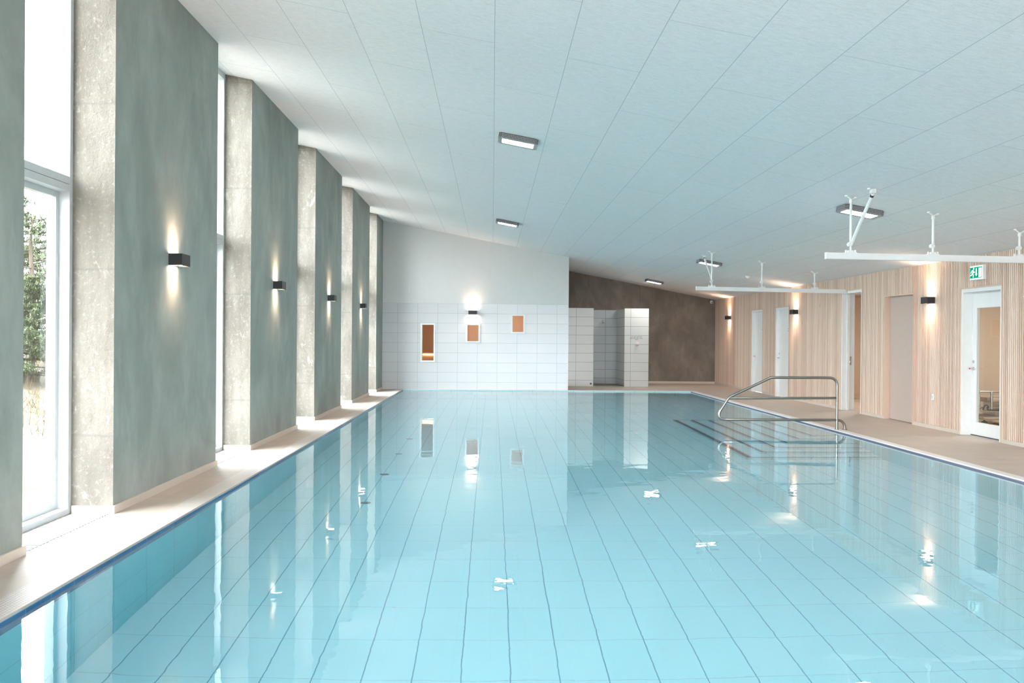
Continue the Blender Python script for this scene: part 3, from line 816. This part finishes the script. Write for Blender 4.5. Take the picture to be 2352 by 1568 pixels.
# ---- shower partitions
def shower(x0, x1, lab, y1=31.0):
    o = empty('shower_partition', ((x0 + x1) / 2, 28.8, 0)); tag(o, lab, 'partition', 'tiled shower partitions')
    m = MB(M['sh_xz'], M['sh_yz'], M['coping']); h = (x1 - x0) / 2
    m.box(-h, h, 0, y1 - 28.8 - .002, 0, 2.47, M['sh_xz'], {'x-': M['sh_yz'], 'x+': M['sh_yz'], 'z+': M['coping']})
    m.build('tiled_block', o); return o
s1 = shower(2.207, 3.19, 'white tiled shower partition beside the white far wall, left of the cubicle')
k = MB(M['dark_grey']); k.tube([(3.117 - 2.6985, -.004, .085), (3.117 - 2.6985, .002, .085)], .03, seg=16); k.build('drain_hole', s1)
s2 = shower(4.172, 4.94, 'white tiled shower partition with the small sign and push button')
sg = MB(M['ink']); cx_ = 4.556
rnd = random.Random(3)
for row, (z, hw) in enumerate(((1.575, .16), (1.53, .21), (1.485, .04))):
    u = -hw
    while u < hw - .01:
        wl = min(rnd.uniform(.035, .09), hw - u)
        q = u
        while q < u + wl:
            sg.box(.0 + q, q + .006, -.0035, -.001, z - (.012 if rnd.random() < .8 else .018), z + (.012 if rnd.random() < .6 else .02)); q += .017
        u += wl + .025
sg.build('notice_lettering', s2)
pb = empty('shower_push_button', (4.575, 28.8, 1.35)); tag(pb, 'small white and pink push button box under the notice on the shower partition', 'push button')
m = MB(M['white']); m.box(-.045, .045, -.05, 0, 0, .055); m.build('button_housing', pb, bevel=.006)
m = MB(M['pink']); m.box(-.045, .045, -.052, 0, -.055, 0); m.build('button', pb, bevel=.006)
M['sh_back'] = tiles('shaded_cubicle_tile', 'xz', .576, .285, .007, C(.40, .44, .45), C(.37, .42, .43), C(.2, .22, .23), u0=2.626 - .576 * 20 + .012, v0=2.47 - .285 * 20, rough=0.25)  # same shower tile, darkened: the cubicle's shade is put into its colour
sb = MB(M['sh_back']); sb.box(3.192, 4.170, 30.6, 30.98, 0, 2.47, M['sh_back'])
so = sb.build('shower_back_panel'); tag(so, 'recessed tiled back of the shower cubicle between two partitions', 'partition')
# shower head
sh = empty('wall_shower', (3.68, 30.6, 2.1)); tag(sh, 'chrome shower arm with round head on the recessed cubicle back', 'shower')
m = MB(M['chrome']); m.tube(fillet([(0, 0, 0), (0, -.14, .03), (0, -.17, -.05)], .03), .009); m.build('shower_arm', sh, smooth=True)
m = MB(M['chrome']); m.tube([(0, -.165, -.04), (0, -.175, -.075)], [.018, .045], seg=16); m.build('spray_face', sh, smooth=True)

# ---- small fittings
so = empty('wall_socket', (XR, 15.54, .545)); tag(so, 'small white wall socket low on the slat wall left of the glazed door', 'socket')
m = MB(M['white']); m.box(-.022, 0, -.04, .04, -.055, .055); m.build('socket_plate', so, bevel=.01)
m = MB(M['plaster']); m.box(-.028, -.02, -.026, .026, -.03, .03); m.build('socket_cover', so, bevel=.004)
cc = empty('security_camera', (7.44, 30.99, 2.79)); tag(cc, 'small white security camera in the corner under the ceiling on the dark wall', 'camera')
m = MB(M['white']); m.box(-.04, .04, -.05, 0, -.04, .04); m.tube([(0, -.04, 0), (0, -.11, -.01)], .018); m.build('mount', cc, bevel=.004)
m = MB(M['white']); m.tube([(-.02, -.10, .03), (-.02, -.12, .0), (-.02, -.14, -.05), (-.02, -.14, -.07)], [.03, .055, .05, .02], seg=16); m.build('camera_dome', cc, smooth=True)
m = MB(M['dark_grey']); m.tube([(-.02, -.19, -.03), (-.02, -.195, -.032)], .02, seg=14); m.build('camera_lens', cc)
dt = empty('smoke_detector', (6.33, 22.6, ceil_z(6.33)), rot=(0, SL, 0)); tag(dt, 'small round white detector on the ceiling behind the far lift track', 'detector')
m = MB(M['white']); m.tube([(0, 0, -.001), (0, 0, -.02), (0, 0, -.045), (0, 0, -.05)], [.055, .055, .035, .01], seg=20); m.build('detector_body', dt, smooth=True)
m = MB(M['plaster']); m.tube([(0, 0, -.048), (0, 0, -.06)], .012, seg=12); m.build('sensor_tip', dt, smooth=True)

# ---- treatment bed behind the glazed door
tb = empty('treatment_bed', (9.09, 16.35, 0)); tag(tb, 'padded treatment bed with steel frame seen through the glass of the white door', 'bed')
m = MB(M['cushion']); m.box(-.32, .95, -.35, .35, .43, .52); m.build('cushion', tb, bevel=.035, smooth=True)
m = MB(M['cushion']); m.box(-.42, .95, -.42, .40, .12, .17); m.build('base_panel', tb, bevel=.015)
m = MB(M['chrome']); m.tube(fillet([(-.48, -.38, .22), (-.48, -.38, .62), (.9, -.38, .62)], .03), .016)
m.tube([(-.26, -.38, .25), (-.26, -.38, .62)], .022); m.build('side_rail', tb, smooth=True)
m = MB(M['chrome']); m.box(-.5, .9, -.40, -.36, .26, .285); m.box(-.5, .9, -.40, -.36, .335, .35); m.box(-.5, .9, .3, .34, .26, .285)
m.box(-.1, -.02, -.2, .2, .17, .44); m.box(.5, .58, -.2, .2, .17, .44); m.build('bed_frame', tb)
for (x, y_) in ((-.4, -.4), (.75, -.4), (-.4, .35), (.75, .35)):
    m = MB(M['dark_grey']); m.tube([(x, y_ - .015, .055), (x, y_ + .015, .055)], .055, seg=18); m.tube([(x, y_, .055), (x, y_, .13)], .012); m.build('castor', tb, smooth=True)
m = MB(M['dark_grey']); m.tube(fillet([(-.44, -.42, .30), (-.40, -.43, .40), (-.33, -.42, .36), (-.36, -.41, .30), (-.1, -.42, .30), (-.05, -.43, .36), (.05, -.42, .31), (.3, -.42, .33)], .03), .011, seg=8); m.build('control_cable', tb, smooth=True)
bg = empty('floor_cushion', (8.95, 15.35, 0)); tag(bg, 'brown folded mat on the floor before the bed, behind the glass door', 'mat')
m = MB(M['brown']); m.box(-.3, .35, -.2, .3, .0, .10); m.build('mat_base', bg, bevel=.03, smooth=True)
m = MB(M['cushion']); m.poly([(-.3, -.2, .105), (.3, -.2, .16), (.3, .28, .16), (-.3, .28, .105), (-.3, -.2, .135), (.28, -.2, .215), (.28, .28, .215), (-.3, .28, .135)], None,
    [(0, 1, 2, 3), (4, 7, 6, 5), (0, 4, 5, 1), (1, 5, 6, 2), (2, 6, 7, 3), (3, 7, 4, 0)]); m.build('mat_flap', bg, mat=M['cushion'], bevel=.012, smooth=True)

# ================================================================== OUTSIDE
def gz(x, y):
    d = max(0.0, -4.6 - x)
    z = -0.08 + 1.05 * (1 - math.exp(-max(0, d - 1.2) / 3.2)) + d * .02
    z += .22 * noise.noise(Vector((x * .35, y * .35, 0))) * min(1, d / 3) + .06 * noise.noise(Vector((x * 1.6, y * 1.6, 3))) * min(1, d / 2)
    return z
g = MB(M['ground']); nx_, ny_ = 70, 110
xs = [-3.92 - 70 * (i / nx_) ** 2.0 for i in range(nx_ + 1)]; ys = [-25 + 110 * j / ny_ for j in range(ny_ + 1)]
for j in ys:
    for i in xs: g.v.append((i, j, gz(i, j)))
for j in range(ny_):
    for i in range(nx_):
        a = j * (nx_ + 1) + i; g.f.append((a, a + 1, a + nx_ + 2, a + nx_ + 1)); g.mi.append(0)
go = g.build('ground', smooth=True); struct(go, 'pale sandy bank outside the windows')
g = MB(M['ground']); g.poly([(-3.9, -60, -.35), (60, -60, -.35), (60, YB - .25, -.35), (-3.9, YB - .25, -.35)]); struct(g.build('ground_behind', fixn=False))
for p in COL.objects['ground_behind'].data.polygons: pass

def tree_mesh(seed, hgt, rad, nb=13, dens=44):
    rn = random.Random(seed); f = MB(M['needles']); t = MB(M['trunk'])
    t.tube([(0, 0, -.3), (.05, 0, hgt * .4), (-.03, .05, hgt * .8), (0, 0, hgt)], [.10, .075, .04, .015], seg=8)
    z = .35
    while z < hgt:
        fr = 1 - z / hgt
        for b in range(nb):
            a = rn.uniform(0, 6.283); L = rad * (fr ** .7) * rn.uniform(.7, 1.15) + .2
            dz = rn.uniform(-.12, .18) * L
            p0 = Vector((0, 0, z)); p1 = Vector((math.cos(a) * L, math.sin(a) * L, z + dz + .1 * L)); 
            t.tube([p0, (p0 + p1) / 2 + Vector((0, 0, -.04 * L)), p1], [.03 * fr + .008, .014, .004], seg=4, caps=False)
            for k in range(int(dens * L) + 8):
                u = rn.uniform(.22, 1.05); c = p0.lerp(p1, u) + Vector((rn.gauss(0, .05 * L), rn.gauss(0, .05 * L), rn.gauss(-.03, .035 * L)))
                for q in range(4):
                    d1 = Vector((rn.gauss(0, 1), rn.gauss(0, 1), rn.gauss(.15, .5))).normalized() * rn.uniform(.10, .22)
                    s_ = d1.cross(Vector((0, 0, 1))).normalized() * .013
                    f.poly([c - s_, c + s_, c + d1])
        z += .26 * (.6 + .7 * fr)
    return f, t
protos = []
for q, (sd, hh, rr) in enumerate(((1, 3.6, 1.9), (2, 4.6, 2.3))):
    f, t = tree_mesh(sd, hh, rr, *((6, 20) if q == 0 else (13, 44))); o = empty('pine_tree')
    f.build('foliage', o, fixn=False); t.build('trunk', o, smooth=True, fixn=False); protos.append(o)
spots = [(-8.55, 17.2, 1, .42, 'nearest seen through the first window'), (-10.15, 20.4, 0, .9, 'tall with thin branches showing above the first window transom'),
         (-12.2, 16.5, 1, .8, 'far out to the left of the first window view'), (-9.5, 27.0, 0, .8, 'beyond the third window'),
         (-11.0, 33.5, 1, 1.0, 'beyond the far windows'), (-9.0, 10.5, 0, .7, 'abreast of the second pier'), (-13.5, 25.5, 1, 1.0, 'standing behind the row of pines'), (-12.0, 3.0, 1, .8, 'outside beside the viewpoint')]
used = set()
for k, (x, y, p, s_, lab) in enumerate(spots):
    o = protos[p] if p not in used else copy_tree(protos[p])
    used.add(p)
    o.location = (x, y, gz(x, y)); o.rotation_euler = (0, 0, k * 1.7); o.scale = (s_, s_, s_)
    tag(o, 'green pine tree outside, ' + lab, 'tree', 'pines outside the windows')
gr = MB(M['grass']); rn = random.Random(11)
for k in range(5200):
    y = rn.uniform(5, 34); x = -6.2 - abs(rn.gauss(0, 3.2))
    c = Vector((x, y, gz(x, y) - .02)); hgt = rn.uniform(.12, .42)
    for b in range(3):
        tip = c + Vector((rn.gauss(0, .12), rn.gauss(0, .12), hgt * rn.uniform(.7, 1.1))); s_ = Vector((rn.gauss(0, 1), rn.gauss(0, 1), 0)).normalized() * .006
        gr.poly([c - s_, c + s_, tip])
        c = c + Vector((rn.gauss(0, .03), rn.gauss(0, .03), 0))
go = gr.build('dry_grass', fixn=False); tag(go, 'pale dry grass growing over the sandy bank outside', 'grass', kind='stuff')
